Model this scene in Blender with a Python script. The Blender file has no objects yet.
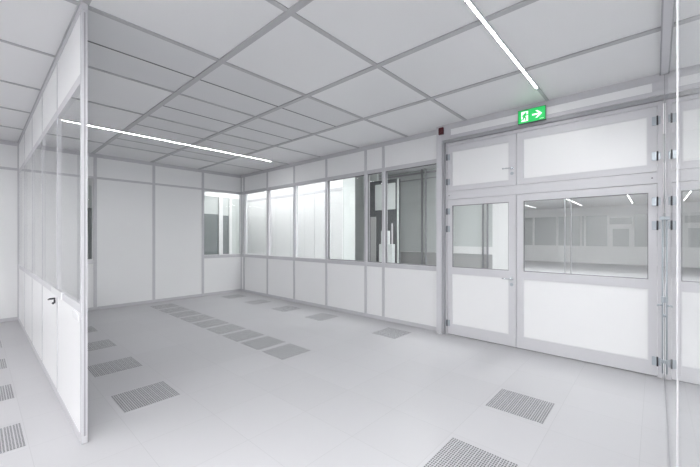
import bpy, bmesh, math
from mathutils import Vector, Matrix

S = bpy.context.scene
COL = S.collection
H = 1.7          # eye height
CZ = 3.64        # ceiling height
CH = 4.35        # ceiling height of the taller room beyond the windows

# ------------------------------------------------------------------ materials
def srgb(*c):
    return tuple(((x / 12.92) if x <= .04045 else ((x + .055) / 1.055) ** 2.4) for x in c) + (1,)

def mat(name, col, rough=.4, metal=0., spec=.5, noise=0., nscale=3., bump=0., bscale=200., emit=None, estr=0., coat=0.):
    m = bpy.data.materials.new(name); m.use_nodes = True
    nt = m.node_tree; b = nt.nodes['Principled BSDF']
    b.inputs['Base Color'].default_value = col
    b.inputs['Roughness'].default_value = rough
    b.inputs['Metallic'].default_value = metal
    b.inputs['Specular IOR Level'].default_value = spec
    b.inputs['Coat Weight'].default_value = coat
    b.inputs['Coat Roughness'].default_value = .08
    tc = nt.nodes.new('ShaderNodeTexCoord')
    if noise:
        n = nt.nodes.new('ShaderNodeTexNoise'); n.inputs['Scale'].default_value = nscale; n.inputs['Detail'].default_value = 4
        nt.links.new(tc.outputs['Object'], n.inputs['Vector'])
        r = nt.nodes.new('ShaderNodeMapRange'); r.inputs['To Min'].default_value = 1 - noise; r.inputs['To Max'].default_value = 1 + noise
        nt.links.new(n.outputs['Fac'], r.inputs['Value'])
        mx = nt.nodes.new('ShaderNodeVectorMath'); mx.operation = 'SCALE'; mx.inputs[0].default_value = col[:3]
        nt.links.new(r.outputs[0], mx.inputs['Scale']); nt.links.new(mx.outputs[0], b.inputs['Base Color'])
        r2 = nt.nodes.new('ShaderNodeMapRange'); r2.inputs['To Min'].default_value = rough * .85; r2.inputs['To Max'].default_value = rough * 1.15
        nt.links.new(n.outputs['Fac'], r2.inputs['Value']); nt.links.new(r2.outputs[0], b.inputs['Roughness'])
    if bump:
        n = nt.nodes.new('ShaderNodeTexNoise'); n.inputs['Scale'].default_value = bscale
        nt.links.new(tc.outputs['Object'], n.inputs['Vector'])
        bp = nt.nodes.new('ShaderNodeBump'); bp.inputs['Strength'].default_value = bump; bp.inputs['Distance'].default_value = .002
        nt.links.new(n.outputs['Fac'], bp.inputs['Height']); nt.links.new(bp.outputs[0], b.inputs['Normal'])
    if emit:
        b.inputs['Emission Color'].default_value = emit; b.inputs['Emission Strength'].default_value = estr
    return m

M = {}
M['panel'] = mat('white laminate panel', (.87, .87, .875, 1), .30, noise=.012, nscale=1.5)
M['panel_far'] = mat('white painted wall', (.86, .86, .86, 1), .5, noise=.02, nscale=.8)
M['alu'] = mat('anodised aluminium profile', (.60, .595, .62, 1), .42, metal=.0, noise=.03, nscale=6)
M['alu_door'] = mat('grey lacquered door frame', (.64, .635, .66, 1), .38, metal=.0, noise=.02, nscale=5)
M['alu_dark'] = mat('shadow grey profile', (.38, .38, .40, 1), .45, metal=.1)  # dark profiles; also paints the shade under the door header
M['grid'] = mat('ceiling grid profile', (.46, .46, .475, 1), .45, metal=.0, noise=.02)
M['ceil'] = mat('satin ceiling panel', (.775, .775, .78, 1), .30, noise=.015, nscale=1.2)
M['ffu'] = mat('perforated filter ceiling panel', (.68, .682, .69, 1), .5, noise=.02, nscale=2, bump=.3, bscale=300)
M['seam'] = mat('dark seam gasket', (.16, .16, .17, 1), .6)
M['gasket'] = mat('grey rubber gasket', (.22, .22, .23, 1), .6)
M['chrome'] = mat('chrome steel', (.75, .77, .8, 1), .12, metal=1.)
M['hinge'] = mat('satin steel hinge', (.42, .46, .50, 1), .3, metal=.4)
M['dark_metal'] = mat('dark steel', (.08, .08, .09, 1), .35, metal=.7)
M['white_plastic'] = mat('white plastic', (.78, .78, .79, 1), .35)
M['red'] = mat('dark red plastic', (.085, .006, .012, 1), .3)
M['dark_wall'] = mat('dark grey cabinet', (.075, .08, .085, 1), .45, noise=.05)
M['greyglass'] = mat('grey green back painted glass', (.60, .62, .62, 1), .15, noise=.03)
M['slate'] = mat('slate grey glazing', (.20, .22, .225, 1), .2, noise=.15, nscale=2)
M['pale'] = mat('pale green grey panel', (.62, .65, .64, 1), .3, noise=.02)
M['midgrey'] = mat('mid grey panel', (.46, .46, .46, 1), .45, noise=.02)
M['lamp'] = mat('light diffuser', (.9, .9, .9, 1), .4, emit=(.96, .98, 1, 1), estr=105.)
M['sign_green'] = mat('green sign face', (.02, .42, .10, 1), .35, emit=(.015, .38, .085, 1), estr=.62)
M['sign_white'] = mat('white sign face', (.85, .88, .86, 1), .35, emit=(.8, .95, .85, 1), estr=.6)

def floor_mat():
    m = bpy.data.materials.new('light grey vinyl floor tiles'); m.use_nodes = True
    nt = m.node_tree; b = nt.nodes['Principled BSDF']; N = nt.nodes.new; L = nt.links.new
    tc = N('ShaderNodeTexCoord'); sp = N('ShaderNodeSeparateXYZ'); L(tc.outputs['Object'], sp.inputs[0])
    def math_(op, a, bb=None, c=None):
        n = N('ShaderNodeMath'); n.operation = op
        for i, v in enumerate((a, bb, c)):
            if v is None: continue
            if isinstance(v, (int, float)): n.inputs[i].default_value = v
            else: L(v, n.inputs[i])
        return n.outputs[0]
    def cell(sock, off, pitch):
        a = math_('DIVIDE', math_('SUBTRACT', sock, off), pitch)
        fr = math_('FRACT', a)
        d = math_('MULTIPLY', math_('MINIMUM', fr, math_('SUBTRACT', 1., fr)), pitch)
        return math_('LESS_THAN', d, .0022), math_('FLOOR', a)
    sx, ix = cell(sp.outputs[0], .91 - 6.2, .62)
    sy, iy = cell(sp.outputs[1], .09 - 6.1, .61)
    seam = math_('MAXIMUM', sx, sy)
    cv = N('ShaderNodeCombineXYZ'); L(ix, cv.inputs[0]); L(iy, cv.inputs[1])
    wn = N('ShaderNodeTexWhiteNoise'); L(cv.outputs[0], wn.inputs['Vector'])
    ns = N('ShaderNodeTexNoise'); ns.inputs['Scale'].default_value = 1.3; ns.inputs['Detail'].default_value = 5
    L(tc.outputs['Object'], ns.inputs['Vector'])
    v = math_('ADD', math_('MULTIPLY', wn.outputs['Value'], .035), math_('MULTIPLY', ns.outputs['Fac'], .06))
    v = math_('ADD', v, .95)
    sc = N('ShaderNodeVectorMath'); sc.operation = 'SCALE'; sc.inputs[0].default_value = (.475, .472, .488); L(v, sc.inputs['Scale'])
    mx = N('ShaderNodeMix'); mx.data_type = 'RGBA'; L(math_('MULTIPLY', seam, .22), mx.inputs['Factor'])
    L(sc.outputs[0], mx.inputs['A']); mx.inputs['B'].default_value = (.2, .2, .21, 1)
    L(mx.outputs['Result'], b.inputs['Base Color'])
    L(math_('ADD', math_('MULTIPLY', ns.outputs['Fac'], .10), .34), b.inputs['Roughness'])
    return m
M['floor'] = floor_mat()

def grille_mat():
    # object coordinates: plate centred on its own origin, slots run along local X
    m = bpy.data.materials.new('perforated floor grille'); m.use_nodes = True
    nt = m.node_tree; b = nt.nodes['Principled BSDF']; N = nt.nodes.new; L = nt.links.new
    tc = N('ShaderNodeTexCoord'); sp = N('ShaderNodeSeparateXYZ'); L(tc.outputs['Object'], sp.inputs[0])
    def math_(op, a, bb=None):
        n = N('ShaderNodeMath'); n.operation = op
        for i, v in enumerate((a, bb)):
            if v is None: continue
            if isinstance(v, (int, float)): n.inputs[i].default_value = v
            else: L(v, n.inputs[i])
        return n.outputs[0]
    # group stripe pitch .0556 (9 groups), 3 slot rows per group
    a = math_('FRACT', math_('DIVIDE', math_('ADD', sp.outputs[1], .26), .05778))
    b3 = math_('MULTIPLY', math_('SUBTRACT', a, .025), 3 / .95)
    ing = math_('MULTIPLY', math_('GREATER_THAN', b3, 0), math_('LESS_THAN', b3, 3))
    row = math_('LESS_THAN', math_('ABSOLUTE', math_('SUBTRACT', math_('FRACT', b3), .5)), .34)
    c = math_('FRACT', math_('DIVIDE', math_('ADD', sp.outputs[0], .25), .025))
    dash = math_('LESS_THAN', math_('ABSOLUTE', math_('SUBTRACT', c, .5)), .36)
    ins = math_('LESS_THAN', math_('MAXIMUM', math_('ABSOLUTE', sp.outputs[0]), math_('MULTIPLY', math_('ABSOLUTE', sp.outputs[1]), .9615)), .2495)
    hole = math_('MULTIPLY', math_('MULTIPLY', ing, row), math_('MULTIPLY', dash, ins))
    mx = N('ShaderNodeMix'); mx.data_type = 'RGBA'; L(hole, mx.inputs['Factor'])
    mx.inputs['A'].default_value = (.47, .467, .485, 1); mx.inputs['B'].default_value = (.115, .115, .125, 1)
    L(mx.outputs['Result'], b.inputs['Base Color']); b.inputs['Roughness'].default_value = .35
    bp = N('ShaderNodeBump'); bp.inputs['Strength'].default_value = .5; bp.inputs['Distance'].default_value = .002; bp.invert = True
    L(hole, bp.inputs['Height']); L(bp.outputs[0], b.inputs['Normal'])
    return m
M['grille'] = grille_mat()

def glass_mat(name, tint, ior=1.5):
    m = bpy.data.materials.new(name); m.use_nodes = True
    nt = m.node_tree; N = nt.nodes.new; L = nt.links.new
    for n in list(nt.nodes): nt.nodes.remove(n)
    out = N('ShaderNodeOutputMaterial'); tr = N('ShaderNodeBsdfTransparent'); gl = N('ShaderNodeBsdfGlossy')
    tr.inputs[0].default_value = tint; gl.inputs['Roughness'].default_value = .0; gl.inputs[0].default_value = (1, 1, 1, 1)
    fr = N('ShaderNodeFresnel'); fr.inputs['IOR'].default_value = ior
    ge = N('ShaderNodeNewGeometry'); sb = N('ShaderNodeMath'); sb.operation = 'SUBTRACT'; sb.inputs[0].default_value = 1
    L(ge.outputs['Backfacing'], sb.inputs[1])
    mu = N('ShaderNodeMath'); mu.operation = 'MULTIPLY'; L(fr.outputs[0], mu.inputs[0]); L(sb.outputs[0], mu.inputs[1])
    mx = N('ShaderNodeMixShader'); L(mu.outputs[0], mx.inputs[0]); L(tr.outputs[0], mx.inputs[1]); L(gl.outputs[0], mx.inputs[2])
    L(mx.outputs[0], out.inputs[0])
    return m
M['glass'] = glass_mat('clear window glass', (.955, .97, .965, 1), 1.75)
M['glass_part'] = glass_mat('partition glass', (.97, .975, .975, 1), 2.2)
M['glass_wall'] = glass_mat('coated glass wall', (.95, .96, .96, 1), 2.1)

# ------------------------------------------------------------------ helpers
def link(name, bm, m, parent=None, loc=None, bevel=0):
    me = bpy.data.meshes.new(name)
    off = Vector(loc) if loc is not None else (Vector(parent['_o']) if parent is not None and '_o' in parent else Vector((0, 0, 0)))
    for v in bm.verts: v.co -= off
    bmesh.ops.recalc_face_normals(bm, faces=bm.faces[:])
    bm.to_mesh(me); bm.free()
    me.materials.append(m if not isinstance(m, str) else M[m])
    o = bpy.data.objects.new(name, me); COL.objects.link(o)
    if parent is not None:
        o.parent = parent; o['_o'] = list(off)
        if loc is not None:
            o.location = off - Vector(parent['_o'])
    else:
        o.location = off; o['_o'] = list(off)
    if bevel:
        b = o.modifiers.new('bevel', 'BEVEL'); b.width = bevel; b.segments = 2; b.limit_method = 'ANGLE'
    return o

def bx(bm, lo, hi):
    vs = [bm.verts.new((x, y, z)) for x in (lo[0], hi[0]) for y in (lo[1], hi[1]) for z in (lo[2], hi[2])]
    for f in ((0, 1, 3, 2), (4, 6, 7, 5), (0, 4, 5, 1), (2, 3, 7, 6), (0, 2, 6, 4), (1, 5, 7, 3)):
        bm.faces.new([vs[i] for i in f])

def cyl(bm, p, q, r, n=16, r2=None):
    p, q = Vector(p), Vector(q); d = (q - p); L = d.length
    rot = d.to_track_quat('Z', 'Y').to_matrix().to_4x4()
    bmesh.ops.create_cone(bm, cap_ends=True, segments=n, radius1=r, radius2=r if r2 is None else r2, depth=L,
                          matrix=Matrix.Translation((p + q) / 2) @ rot)

def boxes(name, bs, m, parent=None, bevel=0, loc=None):
    bm = bmesh.new()
    for lo, hi in bs: bx(bm, lo, hi)
    return link(name, bm, m, parent, loc, bevel)

def tubes(name, ts, m, parent=None):
    bm = bmesh.new()
    for t in ts: cyl(bm, *t)
    o = link(name, bm, m, parent)
    for p in o.data.polygons: p.use_smooth = len(p.vertices) == 4
    return o

def root(name, loc, label, cat, kind=None, group=None):
    o = bpy.data.objects.new(name, None); COL.objects.link(o); o.location = loc; o.empty_display_size = .1
    o['_o'] = list(loc); tag(o, label, cat, kind, group); return o

def tag(o, label, cat, kind=None, group=None):
    o['label'] = label; o['category'] = cat
    if kind: o['kind'] = kind
    if group: o['group'] = group
    return o

def ring(bm, axis, pos, a0, a1, z0, z1, w):
    """rectangular frame in the plane axis=const; pos=(lo,hi) thickness; a = other horizontal axis"""
    def b(a, c, d, e):
        if axis == 'X': bx(bm, (pos[0], a, d), (pos[1], c, e))
        else: bx(bm, (a, pos[0], d), (c, pos[1], e))
    b(a0, a0 + w, z0, z1); b(a1 - w, a1, z0, z1); b(a0 + w, a1 - w, z0, z0 + w); b(a0 + w, a1 - w, z1 - w, z1)

def xslab(name, X0, X1, y0, y1, z0, z1, m, parent, bevel=0):   # slab in a wall whose normal is X
    return boxes(name, [((X0, y0, z0), (X1, y1, z1))], m, parent, bevel)

# ------------------------------------------------------------------ the shell
XW = 5.60       # window wall front
XD = 5.54       # door leaf front
YB = 9.68       # far wall front
YG = -.080      # glass wall
XP = .58        # partition left face
XL = -7.27      # wall behind, to the left of the camera
XE = 26.7       # end of the neighbouring hall

fl = boxes('floor', [((XL - .2, -4.2, -.2), (XE + .4, 14.4, 0))], 'floor')
tag(fl, 'light grey vinyl tiled raised floor with thin seams', 'floor', 'structure')

# ---- ceiling of the room
xs = [.6 - 1.21 * k for k in range(7, 0, -1)] + [.6, 1.81, 3.04, 4.26, 5.47]
xs = [x for x in xs if x > XL] 
ys = [YG, 1.135, 2.335, 3.55, 4.78, 6.01, 7.24, 8.455, YB]
ce = root('ceiling', (0, 0, CZ), 'suspended cleanroom ceiling of satin panels in a grey grid', 'ceiling', 'structure')
bm = bmesh.new()
for x in xs[:-1]:
    bx(bm, (x - .032, YG - .05, CZ - .014), (x + .032, YB + .02, CZ + .03))
link('grid_runner', bm, 'grid', ce)
bm = bmesh.new()
for y in ys[1:-1]:
    if abs(y - 1.135) < .01 or abs(y - 7.24) < .01:
        w = .018
    elif y < 4: w = .026
    else: w = .018
    e = [XL] + [x for x in xs[:-1]] + [5.60]
    for a, b in zip(e, e[1:]):
        bx(bm, (a + .032, y - w, CZ - .010), (b - (.032 if b < 5.5 else 0), y + w, CZ + .03))
link('grid_crossbar', bm, 'grid', ce)
e = [XL] + [x for x in xs[:-1]] + [5.66]
for i, (a, b) in enumerate(zip(e, e[1:])):
    for y0, y1 in zip(ys, ys[1:]):
        ffu = (y0 > 3.5 and y1 < 8.5 and a > 1.5 and b < 4.5) or (.5 < a < .7 and 3.5 < y0 < 3.6)
        if ffu:
            ym = (y0 + y1) / 2
            for q0, q1 in ((y0 + .012, ym - .007), (ym + .007, y1 - .012)):
                boxes('filter_panel', [((a + .02, q0, CZ), (b - .02, q1, CZ + .03))], 'ffu', ce)
            boxes('panel_seam', [((a + .032, ym - .010, CZ - .003), (b - .032, ym + .010, CZ + .02))], 'seam', ce)
        else:
            boxes('ceiling_panel', [((a + .02, y0 + .012 if y0 > 0 else y0 - .02, CZ), (b - .02, y1 - .012 if y1 < 9.6 else y1 + .03, CZ + .03))], 'ceil', ce)

# ---- ceilings of the neighbouring rooms
c2 = boxes('ceiling', [((12.0, -4.2, CZ), (XE + .4, 14.4, CZ + .2))], 'panel_far')
tag(c2, 'white ceiling of the hall seen through the door glass', 'ceiling', 'structure')
c5 = boxes('ceiling', [((5.60, -4.2, CH), (12.0, 14.4, CH + .2))], 'panel_far')
tag(c5, 'higher white ceiling of the room behind the long window wall', 'ceiling', 'structure')
tag(boxes('wall_upper_right', [((5.70, -4.0, CZ + .02), (5.80, 14.2, CH))], 'panel_far'), 'white wall strip above the window wall, on its far side', 'wall', 'structure')
tag(boxes('wall_upper_hall', [((11.85, -4.0, CZ), (12.0, 14.2, CH))], 'pale'), 'pale wall strip above the inner glazed wall', 'wall', 'structure')
c3 = boxes('ceiling', [((XL - .2, YB + .12, CZ), (5.70, 14.4, CZ + .2))], 'panel_far')
tag(c3, 'pale ceiling of the room seen through the far corner window', 'ceiling', 'structure')
c4 = boxes('ceiling', [((XL - .2, -4.2, CZ), (5.70, YG - .05, CZ + .2))], 'panel_far')
tag(c4, 'pale ceiling behind the glass wall on the right', 'ceiling', 'structure')

# ---- outer walls closing the building
for nm, lo, hi, lb in (('wall_outer_left', (XL - .2, -4.2, 0), (XL, 14.4, CZ), 'white outer wall behind the camera, left end'),
                       ('wall_outer_near', (XL, -4.2, 0), (XE + .4, -4.0, CH), 'white outer wall beyond the glass wall'),
                       ('wall_outer_far', (XL, 14.2, 0), (XE + .4, 14.4, CH), 'white outer wall beyond the far windows')):
    tag(boxes(nm, [(lo, hi)], 'panel_far'), lb, 'wall', 'structure')

# ------------------------------------------------------------------ far wall (Y = YB)
wb = root('wall_back', (2.8, YB, 0), 'far wall of white full height panels in grey profiles', 'wall', 'structure')
bxs = [XL, -6.65, -5.4, -4.15, -2.9, -1.65, -.4, .60, 1.62, 1.86, 3.10, 4.385, 5.60]
SIL0, SIL1, TR0, TR1 = 1.08, 1.165, 3.045, 3.115
wins_b = {(1.62, 1.86), (4.385, 5.60)}
def yslab(name, x0, x1, z0, z1, m, par, y0=YB, y1=YB + .1, bevel=0):
    return boxes(name, [((x0, y0, z0), (x1, y1, z1))], m, par, bevel)
for x in bxs[1:-1]:
    yslab('mullion', x - .032, x + .032, .07, CZ - .085, 'alu', wb, YB - .012, YB + .11)
yslab('ceiling_profile', XL, 5.60, CZ - .085, CZ + .02, 'alu', wb, YB - .02, YB + .12)
yslab('plinth', XL, 5.60, 0, .07, 'alu', wb, YB - .015, YB + .12)
wi = 0
winlist = []
for a, b in zip(bxs, bxs[1:]):
    A, B = a + .032, b - (.032 if b < 5.5 else 0)
    yslab('transom', A, B, TR0 + .01, TR1 - .01, 'alu', wb, YB - .008, YB + .11)
    yslab('wall_panel', A, B, TR1 - .01, CZ - .085, 'panel', wb)
    if (a, b) in wins_b:
        yslab('sill_rail', A, B, SIL0, SIL1, 'alu', wb, YB - .008, YB + .11)
        yslab('wall_panel', A, B, .07, SIL0, 'panel', wb)
        winlist.append(('Y', A, B))
    else:
        yslab('wall_panel', A, B, .07, TR0 + .01, 'panel', wb)

# ------------------------------------------------------------------ window wall (X = XW)
wr = root('wall_right', (XW, 6.2, 0), 'long window wall with white panels below and above the glass', 'wall', 'structure')
my = [YB, 9.50, 8.245, 7.03, 5.815, 4.605, 4.135, 2.865]
for y in my[1:-1]:
    w = .030
    xslab('mullion', XW - .014, XW + .10, y - w, y + w, .07, CZ - .085, 'alu', wr)
xslab('mullion', XW - .014, XW + .10, YB - .03, YB, .07, CZ - .085, 'alu', wr)
xslab('ceiling_profile', XW - .02, XW + .10, 2.865, YB - .02, CZ - .085, CZ + .02, 'alu', wr)
xslab('plinth', XW - .018, XW + .10, 2.865, YB - .015, 0, .07, 'alu', wr)
for i, (b, a) in enumerate(zip(my, my[1:])):
    A = a + (.030 if a > 3 else 0); B = b - .030
    xslab('transom', XW - .010, XW + .10, A, B, TR0, TR1, 'alu', wr)
    xslab('sill_rail', XW - .010, XW + .10, A, B, SIL0, SIL1, 'alu', wr)
    xslab('wall_panel', XW, XW + .10, A, B, TR1, CZ - .085, 'panel', wr)
    xslab('wall_panel', XW, XW + .10, A, B, .07, SIL0, 'panel', wr)
    winlist.append(('X', A, B))
wl = ['narrow dark far wall window just right of the partition post', 'far wall window at the corner with dark view behind',
      'narrow glazed strip in the room corner', 'first wide window from the far corner on the long wall',
      'second wide window from the far corner, white room behind', 'third wide window from the far corner, white room behind',
      'wide window left of the narrow one, bright wall ending behind it', 'narrow window showing a white machine in a dark room',
      'large window next to the double door post']
for i, (ax, A, B) in enumerate(winlist):
    if ax == 'Y':
        w = root('window_%d' % (i + 1), ((A + B) / 2, YB + .05, SIL1), wl[i], 'window', 'structure')
        bm = bmesh.new(); ring(bm, 'Y', (YB + .03, YB + .07), A, B, SIL1, TR0 + .01, .018); link('window_frame', bm, 'white_plastic', w)
        boxes('glass_pane', [((A + .018, YB + .045, SIL1 + .018), (B - .018, YB + .053, TR0 - .008))], 'glass', w)
    else:
        w = root('window_%d' % (i + 1), (XW + .05, (A + B) / 2, SIL1), wl[i], 'window', 'structure')
        bm = bmesh.new(); ring(bm, 'X', (XW + .03, XW + .07), A, B, SIL1, TR0, .014); link('window_frame', bm, 'gasket' if i > 5 else 'white_plastic', w)
        boxes('glass_pane', [((XW + .045, A + .014, SIL1 + .014), (XW + .053, B - .014, TR0 - .014))], 'glass', w)

# ------------------------------------------------------------------ door wall
XH = 5.44
wd = root('wall_door', (XH, 1.3, 0), 'door wall frame of grey profiles around the double door', 'wall', 'structure')
boxes('door_post', [((XH, 2.77, 0), (XW + .10, 2.865, CZ))], 'alu_door', wd, .004)
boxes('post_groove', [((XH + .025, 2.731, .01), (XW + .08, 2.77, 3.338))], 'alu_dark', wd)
boxes('door_jamb', [((XD - .012, 2.703, 0), (XW + .08, 2.731, 3.338))], 'alu_door', wd, .003)
boxes('header', [((XH, YG, 3.385), (XW + .10, 2.77, 3.44)), ((XH, YG, 3.545), (XW + .10, 2.77, CZ + .02)),
                 ((XH, 2.60, 3.44), (XW + .10, 2.77, 3.545)), ((XH, YG, 3.44), (XW + .10, .03, 3.545))], 'alu', wd, .003)
boxes('header_panel', [((XH + .008, .03, 3.44), (XW + .08, 2.60, 3.545))], 'panel', wd)
boxes('header_shade_band', [((XH + .035, YG, 3.338), (XW + .05, 2.770, 3.385))], 'alu_dark', wd)  # dark band painting the shade under the projecting header
boxes('upper_frame', [((XD - .006, -.02, 3.29), (XW + .06, 2.703, 3.338))], 'alu_door', wd, .003)
boxes('middle_rail', [((XD - .006, -.018, 2.352), (XW + .06, 2.703, 2.490))], 'alu_door', wd, .003)
boxes('light_leak_stop', [((XD + .058, 1.54, .012), (XW + .08, 1.62, 2.34)), ((XD + .058, 1.54, 2.495), (XW + .08, 1.62, 3.30))], 'alu_dark', wd)  # dark backing added behind the leaf gap to block leaking light
tubes('screw', [((XD - .010, .03, 2.42), (XD + .01, .03, 2.42), .008), ((XD - .010, 2.67, 2.42), (XD + .01, 2.67, 2.42), .008)], 'dark_metal', wd)
boxes('end_jamb', [((XD - .012, YG + .012, 0), (XW + .08, -.018, 3.338))], 'alu_door', wd, .003)
boxes('threshold', [((XD + .02, -.02, 0), (XW + .02, 2.70, .006))], 'seam', wd)

def lever(par, y, z, x, d, m='chrome', L=.13):
    """lever handle: rosette, neck, grip pointing to +y*d, keyhole rosette"""
    h = tubes('handle', [((x, y, z), (x - .008, y, z), .026, 20), ((x, y, z), (x - .05, y, z), .009),
                         ((x - .048, y - .006 * d, z), (x - .048, y + L * d, z), .0095)], m, par)
    return h
def rosette(par, y, z, x):
    return tubes('keyhole', [((x, y, z), (x - .008, y, z), .024, 20), ((x, y, z), (x - .013, y, z), .011, 12)], 'hinge', par)

def hinge(par, y, z, h, x=XD, s=1):
    t = boxes('hinge', [((x - .014, y - .048 * (s > 0), z - h / 2), (x, y + .048 * (s < 0), z + h / 2)),
                        ((x - .014, y, z - h / 2 + .006), (x, y + .03 * s, z + h / 2 - .006))], 'hinge', par, .002)
    k = tubes('hinge_pin', [((x - .018, y + .002 * s, z - h / 2 - .004), (x - .018, y + .002 * s, z + h / 2 + .004), .009, 12)], 'dark_metal', t)
    return t

def leaf(name, ya, yb, z0, z1, gy0, gy1, label, cat, low=True):
    """ya<yb; opening gy0..gy1"""
    r = root(name, (XD, (ya + yb) / 2, z0), label, cat, 'structure')
    g = .004
    a, b = ya + g, yb - g
    XB = XD + .055
    if low:
        zz = [(z0, .19), (1.062, 1.178), (2.245, z1)]
        ops = [(.19, 1.062), (1.178, 2.245)]
    else:
        zz = [(z0, 2.582), (3.175, z1)]
        ops = [(2.582, 3.175)]
    bs = [((XD, a, z0), (XB, gy0, z1)), ((XD, gy1, z0), (XB, b, z1))] + [((XD, gy0, p), (XB, gy1, q)) for p, q in zz]
    boxes('door_frame', bs, 'alu_door', r)
    bm = bmesh.new(); ring(bm, 'X', (XD + .012, XD + .022), gy0, gy1, ops[0][0], ops[0][1], .010)
    link('panel_bead', bm, 'white_plastic', r)
    boxes('door_panel', [((XD + .014, gy0 + .010, ops[0][0] + .010), (XD + .045, gy1 - .010, ops[0][1] - .010))], 'panel', r)
    if low:
        p, q = ops[1]
        bm = bmesh.new(); ring(bm, 'X', (XD + .014, XD + .040), gy0, gy1, p, q, .009); link('gasket', bm, 'gasket', r)
        boxes('glass_pane', [((XD + .022, gy0 + .009, p + .009), (XD + .030, gy1 - .009, q - .009))], 'glass', r)
    return r
d1 = leaf('door_1', 1.580, 2.703, .012, 2.345, 1.69, 2.62, 'narrow left leaf of the glazed double door', 'door')
d2 = leaf('door_2', -.018, 1.580, .012, 2.345, .065, 1.480, 'wide right leaf of the glazed double door', 'door')
h1 = leaf('door_3', 1.580, 2.703, 2.497, 3.285, 1.69, 2.62, 'narrow solid white hatch above the left door leaf', 'hatch', False)
h2 = leaf('door_4', -.018, 1.580, 2.497, 3.285, .075, 1.480, 'wide solid white hatch above the right door leaf, under the exit sign', 'hatch', False)
lever(d1, 1.645, 1.055, XD, 1); rosette(d1, 1.645, .965, XD)
lever(h1, 1.64, 2.76, XD, 1); rosette(h1, 1.64, 2.68, XD)
for par, zs in ((h1, (3.09, 2.66)), (d1, (2.145, 1.84, .20))):
    for z in zs: hinge(par, 2.703, z, .105, XD, 1)
for par, zs in ((h2, (3.11, 2.68)), (d2, (2.13, 1.84, .195))):
    for z in zs: hinge(par, -.016, z, .105, XD, -1)

# exit sign ---------------------------------------------------------
SX, SY0, SY1, SZ0, SZ1 = 5.395, 1.155, 1.510, 3.372, 3.562
sg = root('exit_sign', (SX, (SY0 + SY1) / 2, SZ0), 'green illuminated exit sign with running figure and arrow on the header', 'sign')
boxes('housing', [((SX + .002, SY0 - .006, SZ0 - .006), (XH, SY1 + .006, SZ1 + .006))], 'dark_metal', sg, .002)
boxes('housing_rim', [((SX + .010, SY0 - .012, SZ0 - .004), (SX + .030, SY1 + .004, SZ1 + .009))], 'alu', sg)
face = boxes('sign_face', [((SX, SY0, SZ0), (SX + .002, SY1, SZ1))], 'sign_green', sg)
W_, H_ = SY1 - SY0, SZ1 - SZ0
def P2(u, v, x):  # u from viewer's left, v up, in units of the sign height
    return (x, SY1 - u * H_, SZ0 + v * H_)
def poly(bm, pts, x0, x1):
    a = [bm.verts.new(P2(u, v, x0)) for u, v in pts]; b = [bm.verts.new(P2(u, v, x1)) for u, v in pts]
    bm.faces.new(a); bm.faces.new(b[::-1]); n = len(pts)
    for i in range(n): bm.faces.new((a[i], a[(i + 1) % n], b[(i + 1) % n], b[i]))
def stroke(bm, p, q, w, x0, x1):
    p, q = Vector(p), Vector(q); d = (q - p).normalized(); n = Vector((-d.y, d.x)) * w / 2; p = p - d * w * .35; q = q + d * w * .35
    poly(bm, [tuple(p + n), tuple(q + n), tuple(q - n), tuple(p - n)], x0, x1)
bm = bmesh.new(); poly(bm, [(.22, .12), (.70, .12), (.70, .88), (.22, .88)], SX - .0012, SX); link('door_symbol', bm, 'sign_white', sg)
bm = bmesh.new()
x0, x1 = SX - .0024, SX - .0012
poly(bm, [(.545 + .055 * math.cos(t * math.pi / 6), .765 + .055 * math.sin(t * math.pi / 6)) for t in range(12)], x0, x1)
for p, q, w in (((.50, .66), (.43, .46), .13), ((.52, .66), (.62, .56), .05), ((.62, .56), (.68, .62), .05), ((.46, .67), (.35, .62), .05), ((.35, .62), (.31, .50), .05),
                ((.45, .45), (.55, .36), .07), ((.55, .36), (.52, .20), .06), ((.41, .45), (.37, .30), .07), ((.37, .30), (.24, .26), .06)):
    stroke(bm, p, q, w * 1.35, x0, x1)
link('running_figure', bm, 'sign_green', sg)
bm = bmesh.new(); x0, x1 = SX - .0012, SX
poly(bm, [(.98, .44), (1.34, .44), (1.34, .56), (.98, .56)], x0, x1)
poly(bm, [(1.20, .78), (1.34, .78), (1.66, .50), (1.34, .22), (1.20, .22), (1.48, .50)], x0 - .0002, x1)
poly(bm, [(1.40, .55), (1.55, .5), (1.40, .45), (1.30, .5)], x0 - .0004, x1)
link('arrow_symbol', bm, 'sign_white', sg)
bm = bmesh.new()
for k in range(6): poly(bm, [(1.50 + .045 * k, .10), (1.53 + .045 * k, .10), (1.53 + .045 * k, .135), (1.50 + .045 * k, .135)], x0, x1)
link('small_print', bm, 'sign_white', sg)

# alarm -------------------------------------------------------------
al = root('alarm_sounder', (XH, 2.80, 3.47), 'small dark red alarm box high on the door post', 'alarm')
boxes('alarm_body', [((XH - .045, 2.715, 3.475), (XH - .012, 2.808, 3.60))], 'red', al, .014)
boxes('back_plate', [((XH - .012, 2.72, 3.48), (XH + .003, 2.804, 3.595))], 'dark_metal', al)
tubes('alarm_button', [((XH - .045, 2.762, 3.537), (XH - .052, 2.762, 3.537), .028, 20)], 'red', al)

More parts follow.
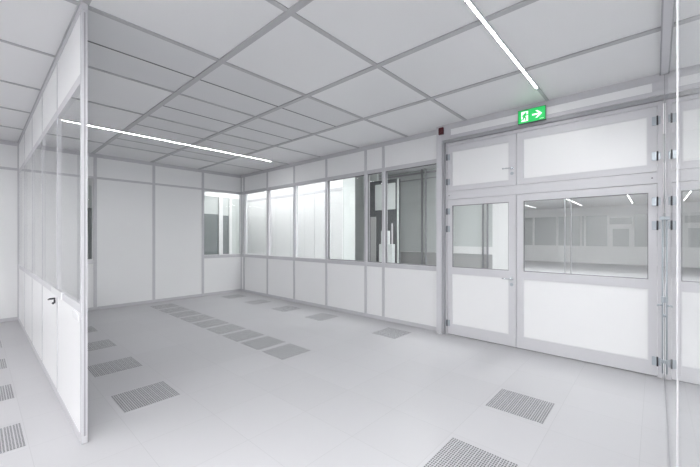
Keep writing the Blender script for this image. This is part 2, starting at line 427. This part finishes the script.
# ------------------------------------------------------------------ glass wall beside the camera
wg = root('wall_glass', (2.3, YG, 0), 'frameless glass wall running from the camera to the door wall', 'wall', 'structure')
jx = [XL, -5.0, -2.56, -.13, 2.30, 5.43]
for a, b in zip(jx, jx[1:]):
    boxes('glass_pane', [((a + .006, YG - .012, .012), (b - .006, YG, CZ - .02))], 'glass_wall', wg)
for a in jx[1:-1]:
    boxes('joint_profile', [((a - .006, YG - .011, .012), (a + .006, YG + .0035, CZ - .032))], 'alu', wg)
boxes('end_profile', [((5.43, YG - .03, 0), (XH + .06, YG + .003, CZ - .02))], 'alu_dark', wg)
boxes('floor_channel', [((XL, YG - .02, 0), (5.43, YG + .002, .012))], 'alu_dark', wg)
boxes('top_channel', [((XL, YG - .02, CZ - .03), (5.43, YG + .030, CZ - .001))], 'alu', wg)
boxes('channel_edge', [((XL, YG + .030, CZ - .030), (5.43, YG + .042, CZ - .001))], 'alu_dark', wg)
tubes('locking_rod', [((5.405, YG + .018, .10), (5.405, YG + .018, 1.93), .008)], 'hinge', wg)
boxes('rod_clamp', [((5.39, YG + .001, 1.90), (5.42, YG + .045, 1.94)), ((5.39, YG + .001, .93), (5.42, YG + .030, 1.0)),
                    ((5.39, YG + .001, .22), (5.42, YG + .030, .26))], 'hinge', wg, .003)
tubes('handle', [((5.40, YG + .012, .90), (5.40, YG + .055, .90), .010), ((5.40, YG + .052, .905), (5.34, YG + .060, .90), .010),
                 ((5.39, YG + .0, .78), (5.39, YG + .012, .78), .018, 20)], 'hinge', wg)

# ------------------------------------------------------------------ left partition
wp = root('wall_left', (XP, 3.5, 0), 'free standing partition with glass above white panels, ending in a grey post', 'wall', 'structure')
PX0, PX1 = XP, XP + .040
py = [3.54, 4.74, 5.955, 7.14, 8.34, 9.55, YB]
boxes('end_post', [((PX0, 3.49, .055), (PX1, 3.54, CZ - .07))], 'alu', wp)
boxes('post_groove', [((PX0 + .016, 3.486, .06), (PX0 + .026, 3.492, CZ - .09))], 'alu_dark', wp)
boxes('post_foot', [((PX0 - .002, 3.483, 0), (PX1 + .002, 3.56, .055))], 'alu', wp, .004)
boxes('post_cap', [((PX0 - .003, 3.483, CZ - .07), (PX1 + .003, 3.56, CZ - .014))], 'alu', wp, .004)
boxes('top_rail', [((PX0 - .002, 3.56, CZ - .075), (PX1 + .002, YB, CZ - .014))], 'alu', wp)
boxes('plinth', [((PX0 - .002, 3.56, 0), (PX1 + .002, YB, .065))], 'alu', wp)
for a, b in zip(py, py[1:]):
    boxes('wall_panel', [((PX0 + .004, a + .004, .065), (PX1 - .004, b - .004, 1.07))], 'panel', wp)
    boxes('upper_panel', [((PX0 + .004, a + .004, 3.055), (PX1 - .004, b - .004, CZ - .075))], 'panel', wp)
    boxes('glass_pane', [((PX0 + .002, a + .004, 1.14), (PX0 + .010, b - .004, 2.975))], 'glass_part', wp)
for y in py[1:-1]:
    boxes('mullion', [((PX0 - .0015, y - .006, .065), (PX1 - .002, y + .006, CZ - .075))], 'alu', wp)
boxes('transom', [((PX0, 3.54, 2.975), (PX1, YB, 3.055))], 'alu_door', wp)
boxes('sill_rail', [((PX0, 3.54, 1.07), (PX1, YB, 1.14))], 'alu_door', wp)
boxes('latch_plate', [((PX0 - .012, 4.40, 1.075), (PX0, 5.05, 1.145))], 'white_plastic', wp, .003)
boxes('strike_box', [((PX0 - .014, 3.545, 1.00), (PX0, 3.80, 1.066))], 'white_plastic', wp, .003)
tubes('handle', [((PX0, 4.86, 1.03), (PX0 - .045, 4.86, 1.03), .010), ((PX0 - .045, 4.85, 1.032), (PX0 - .048, 4.93, 1.015), .009),
                 ((PX0, 4.86, 1.00), (PX0 - .012, 4.86, 1.00), .02, 16), ((PX0 - .008, 4.88, .985), (PX0 - .022, 4.88, .97), .011, 12)], 'dark_metal', wp)

# ------------------------------------------------------------------ floor grilles
gp = [(3.70, 1.016, 0, 'perforated floor grille nearer the wide door leaf, right side'),
      (2.46, 1.016, 0, 'perforated floor grille cut by the bottom picture edge'),
      (1.22, 4.055, 1, 'nearest perforated floor grille right of the partition post'),
      (1.22, 5.275, 1, 'second perforated floor grille behind the partition post'),
      (1.22, 6.495, 1, 'third perforated floor grille behind the partition post, half hidden'),
      (1.22, 7.715, 1, 'fourth perforated floor grille behind the partition post, mostly hidden'),
      (.015, 4.055, 1, 'nearest perforated floor grille left of the partition'),
      (.015, 5.275, 1, 'second perforated floor grille left of the partition'),
      (.015, 6.495, 1, 'third perforated floor grille left of the partition'),
      (.015, 7.715, 1, 'fourth perforated floor grille left of the partition, at the picture edge'),
      (4.94, 3.47, 1, 'lone perforated floor grille before the large window by the door post'),
      (4.94, 5.275, 1, 'perforated floor grille by the window wall, second from the door post'),
      (4.94, 6.495, 1, 'perforated floor grille by the window wall, third from the door post'),
      (4.94, 7.715, 1, 'perforated floor grille by the window wall, fourth from the door post'),
      (4.94, 8.935, 1, 'perforated floor grille in the far room corner')]
nth = ['nearest', 'second', 'third', 'fourth', 'fifth', 'sixth', 'seventh', 'eighth', 'farthest']
for k in range(9):
    gp.append((3.10, 4.075 + .61 * k - .004 * k, 1, '%s grille of the long row in the middle of the floor' % nth[k]))
g0 = None
for x, y, r, lb in gp:
    if g0 is None:
        g0 = boxes('floor_grille', [((-.25, -.26, .0), (.25, .26, .003))], 'grille'); o = g0
    else:
        o = g0.copy(); COL.objects.link(o)
    o.location = (x, y, 0); o.rotation_euler = (0, 0, math.pi / 2 * r); tag(o, lb, 'floor grille', group='perforated floor grilles')

# ------------------------------------------------------------------ lights
def lampmat(k):
    return mat('light diffuser %g' % k, (.9, .9, .9, 1), .4, emit=(.995, .997, 1, 1), estr=k)
def strip(x0, x1, y, label, w=.026, e=52., CZ=CZ):
    return lamp(x0, x1, y - w / 2, y + w / 2, label, e, CZ)
def lamp(x0, x1, y0, y1, label, e, CZ=CZ):
    r = root('ceiling_light', ((x0 + x1) / 2, (y0 + y1) / 2, CZ - .03), label, 'light', group='linear ceiling lights')
    boxes('light_housing', [((x0 - .01, y0 - .008, CZ - .022), (x1 + .01, y0, CZ - .0005)), ((x0 - .01, y1, CZ - .022), (x1 + .01, y1 + .008, CZ - .0005)),
                            ((x0 - .01, y0, CZ - .022), (x0, y1, CZ - .0005)), ((x1, y0, CZ - .022), (x1 + .01, y1, CZ - .0005))], 'alu', r)
    boxes('diffuser', [((x0, y0, CZ - .020), (x1, y1, CZ - .004))], lampmat(e), r)
    return r
strip(-1.0, 4.85, 1.135, 'bright linear ceiling light ending near the exit sign', .022, 62)
strip(.80, 5.02, 7.24, 'long thin ceiling light in front of the far wall', .016, 66)
strip(-4.6, -.45, 3.55, 'linear ceiling light left of the partition, out of frame', .16, 11)
strip(-6.8, -2.0, 1.135, 'added unseen wide light behind the camera', .3, 22)  # added fill, makes up for the dimmed visible strips
strip(-6.4, -1.4, 6.0, 'linear ceiling light in the left zone, out of frame', .16, 30)
strip(-2.0, 1.0, .55, 'added unseen wide light right above the camera', .4, 27)  # added fill above the view, evens out far and right walls
for y, lb in ((5.85, 'leftmost'), (3.33, 'middle'), (.95, 'rightmost')):
    strip(19.0, 24.8, y, '%s ceiling light at the far end of the hall behind the door glass' % lb, .03, 7)
    strip(12.6, 18.6, y, '%s added hidden wide light in the middle of the hall' % lb, .3, 25)  # added out of sight to brighten the hall
strip(5.9, 7.8, 1.3, 'added hidden light just beyond the double door', .3, 50, CH)  # hidden fill added for the space past the doors
strip(5.9, 7.8, 4.6, 'added hidden light just beyond the large window', .3, 52, CH)  # hidden fill added for the inner wall and cabinet
lamp(5.9, 6.4, 7.0, 13.8, 'added hidden long light behind the window wall', 6.5, CH)  # added above the sight line to whiten the corridor wall
strip(0, 5.0, 10.6, 'added unseen light of the room beyond the far wall', e=16)  # unseen lamp added to light this back room
strip(0, 6, -2.2, 'added unseen light beyond the glass wall', .1, 30)  # unseen lamp added to light the space behind the glass

# ------------------------------------------------------------------ beyond the window wall
ic = root('wall_corridor', (7.2, 10.5, 0), 'bright white corridor wall seen through the windows', 'wall', 'structure')
boxes('wall_panel', [((7.2, y, 0), (7.75, y + 1.22, CH)) for y in (6.80, 8.035, 9.27, 10.505, 11.74)] + [((7.2, 12.975, 0), (7.75, 14.2, CH))], 'panel_far', ic)
boxes('panel_joint', [((7.205, y, 0), (7.7, y + .015, CH)) for y in (8.02, 9.255, 10.49, 11.725, 12.96)], 'alu_dark', ic)
boxes('upper_rail', [((7.19, 6.80, 3.07), (7.2, 14.2, 3.16))], 'alu', ic)
boxes('sill_rail', [((7.19, 6.80, .92), (7.2, 14.2, .98))], 'alu', ic)
boxes('end_panel', [((7.22, 6.775, 0), (7.73, 6.80, CH))], 'pale', ic)
tag(boxes('wall_side_room', [((9.95, 7.62, 0), (10.05, 14.2, CH))], 'pale'), 'pale green wall beside the dark cabinet', 'wall', 'structure')

cb = root('equipment_cabinet', (9.3, 7.4, 0), 'tall dark grey cabinet seen through the narrow window', 'cabinet')
boxes('cabinet_body', [((9.30, 6.31, 0), (9.5, 7.58, CZ - .01))], 'dark_wall', cb, .01)
boxes('white_door', [((9.285, 6.38, 2.62), (9.30, 7.22, 3.50))], 'pale', cb, .004)
boxes('grip_bar', [((9.25, 6.46, .95), (9.28, 6.51, 2.15)), ((9.27, 6.47, 1.0), (9.30, 6.50, 1.03)), ((9.27, 6.47, 2.07), (9.30, 6.50, 2.1))], 'alu', cb)
boxes('side_panel', [((9.28, 7.18, 0), (9.30, 7.42, 2.4))], 'midgrey', cb)
boxes('edge_post', [((9.28, 6.265, 0), (9.33, 6.305, CZ - .01))], 'pale', cb)
mc = root('white_machine', (9.0, 6.4, 0), 'white box shaped machine in front of the dark cabinet', 'machine')
boxes('machine_body', [((8.85, 6.20, .05), (9.02, 6.72, 1.47))], 'pale', mc, .01)
boxes('machine_head', [((8.85, 6.36, 1.47), (8.98, 6.64, 1.90))], 'pale', mc, .01)
boxes('machine_base', [((8.87, 6.22, 0), (9.0, 6.70, .05))], 'dark_metal', mc)

wh = root('wall_inner', (11.8, 6.0, 0), 'pale glazed inner wall with posts seen through door and window', 'wall', 'structure')
boxes('upper_panel', [((11.85, 4.12, 1.12), (11.95, 9.6, CZ - .002))], 'pale', wh)
boxes('lower_panel', [((11.85, 4.12, 0), (11.95, 9.6, 1.10))], 'midgrey', wh)
boxes('sill_rail', [((11.80, 4.12, 1.10), (11.95, 6.0, 1.36))], 'panel_far', wh)
boxes('header_rail', [((11.80, 4.12, 4.20), (11.845, 9.6, 4.27)), ((11.80, 4.12, 3.98), (11.845, 9.6, 4.01))], 'alu_dark', wh)
boxes('white_column', [((11.80, 3.50, 0), (12.0, 4.12, CZ))], 'panel_far', wh)
for y in (6.71, 4.34, 1.92):
    boxes('post', [((11.66, y - .085, 0), (11.80, y - .07, CH)), ((11.66, y + .07, 0), (11.80, y + .085, CH))], 'alu_dark', wh)

we = root('wall_end', (XE, 3.5, 0), 'distant end wall of the hall with dark windows over white panels', 'wall', 'structure')
boxes('wall_panel', [((XE, -4.0, 0), (XE + .2, 14.2, 1.12)), ((XE, -4.0, 3.08), (XE + .2, 14.2, CZ))], 'panel_far', we)
boxes('window_band', [((XE + .05, -4.0, 1.12), (XE + .2, 14.2, 3.08))], 'greyglass', we)
for y in (-2.6, -1.4, -.2, 1.0, 2.19, 3.42, 3.64, 5.0, 6.46, 7.9, 9.3, 10.7, 12.1):
    boxes('mullion', [((XE - .03, y - .055, 0), (XE + .05, y + .055, 3.1))], 'panel_far', we)
boxes('door_rail', [((XE - .02, 1.05, 2.2), (XE + .05, 2.13, 2.5)), ((XE - .02, 1.05, 1.12), (XE + .05, 1.2, 2.2)), ((XE - .02, 1.98, 1.12), (XE + .05, 2.13, 2.2)),
                    ((XE - .02, 1.05, 2.9), (XE + .05, 2.13, 3.08))], 'panel_far', we)

# room beyond the far wall
wf = root('wall_beyond', (5.0, 12.2, 0), 'partly glazed wall in the dim room beyond the far corner window', 'wall', 'structure')
boxes('wall_panel', [((-1, 12.2, 0), (7.19, 12.3, 1.0)), ((-1, 12.2, 3.2), (7.19, 12.3, CZ))], 'panel_far', wf)
boxes('dark_glazing', [((-1, 12.22, 1.0), (6.12, 12.3, 2.55)), ((6.27, 12.22, 1.0), (6.54, 12.3, 2.52))], 'slate', wf)
boxes('pale_glazing', [((-1, 12.22, 2.55), (6.12, 12.3, 3.2)), ((6.27, 12.22, 2.52), (6.54, 12.3, 3.2)), ((6.65, 12.22, 1.0), (7.19, 12.3, 3.2))], 'pale', wf)
boxes('mullion', [((6.12, 12.15, 0), (6.27, 12.3, 3.2)), ((6.54, 12.17, 0), (6.65, 12.3, 3.2)), ((4.0, 12.15, 0), (4.1, 12.22, 3.2)), ((1.2, 12.15, 0), (1.3, 12.22, 3.2))], 'panel_far', wf)

# ------------------------------------------------------------------ world, camera
w = bpy.data.worlds.new('world'); S.world = w; w.use_nodes = True
w.node_tree.nodes['Background'].inputs[0].default_value = (.8, .82, .85, 1); w.node_tree.nodes['Background'].inputs[1].default_value = .3

cam = bpy.data.cameras.new('camera'); co = bpy.data.objects.new('camera', cam); COL.objects.link(co)
cam.sensor_width = 36; cam.lens = 338.0 / 700 * 36; cam.shift_y = 3.5 / 700; cam.clip_start = .02; cam.clip_end = 200
co.location = (0, 0, H); co.rotation_euler = (math.radians(90), 0, math.radians(42.1 - 90))
S.camera = co
for o in list(S.objects):
    if '_o' in o: del o['_o']
S.cycles.max_bounces = 14; S.cycles.diffuse_bounces = 7; S.cycles.glossy_bounces = 5; S.cycles.transparent_max_bounces = 16
S.view_settings.view_transform = 'Standard'; S.view_settings.look = 'None'
S.view_settings.exposure = .65; S.view_settings.gamma = 1; S.view_settings.use_curve_mapping = False
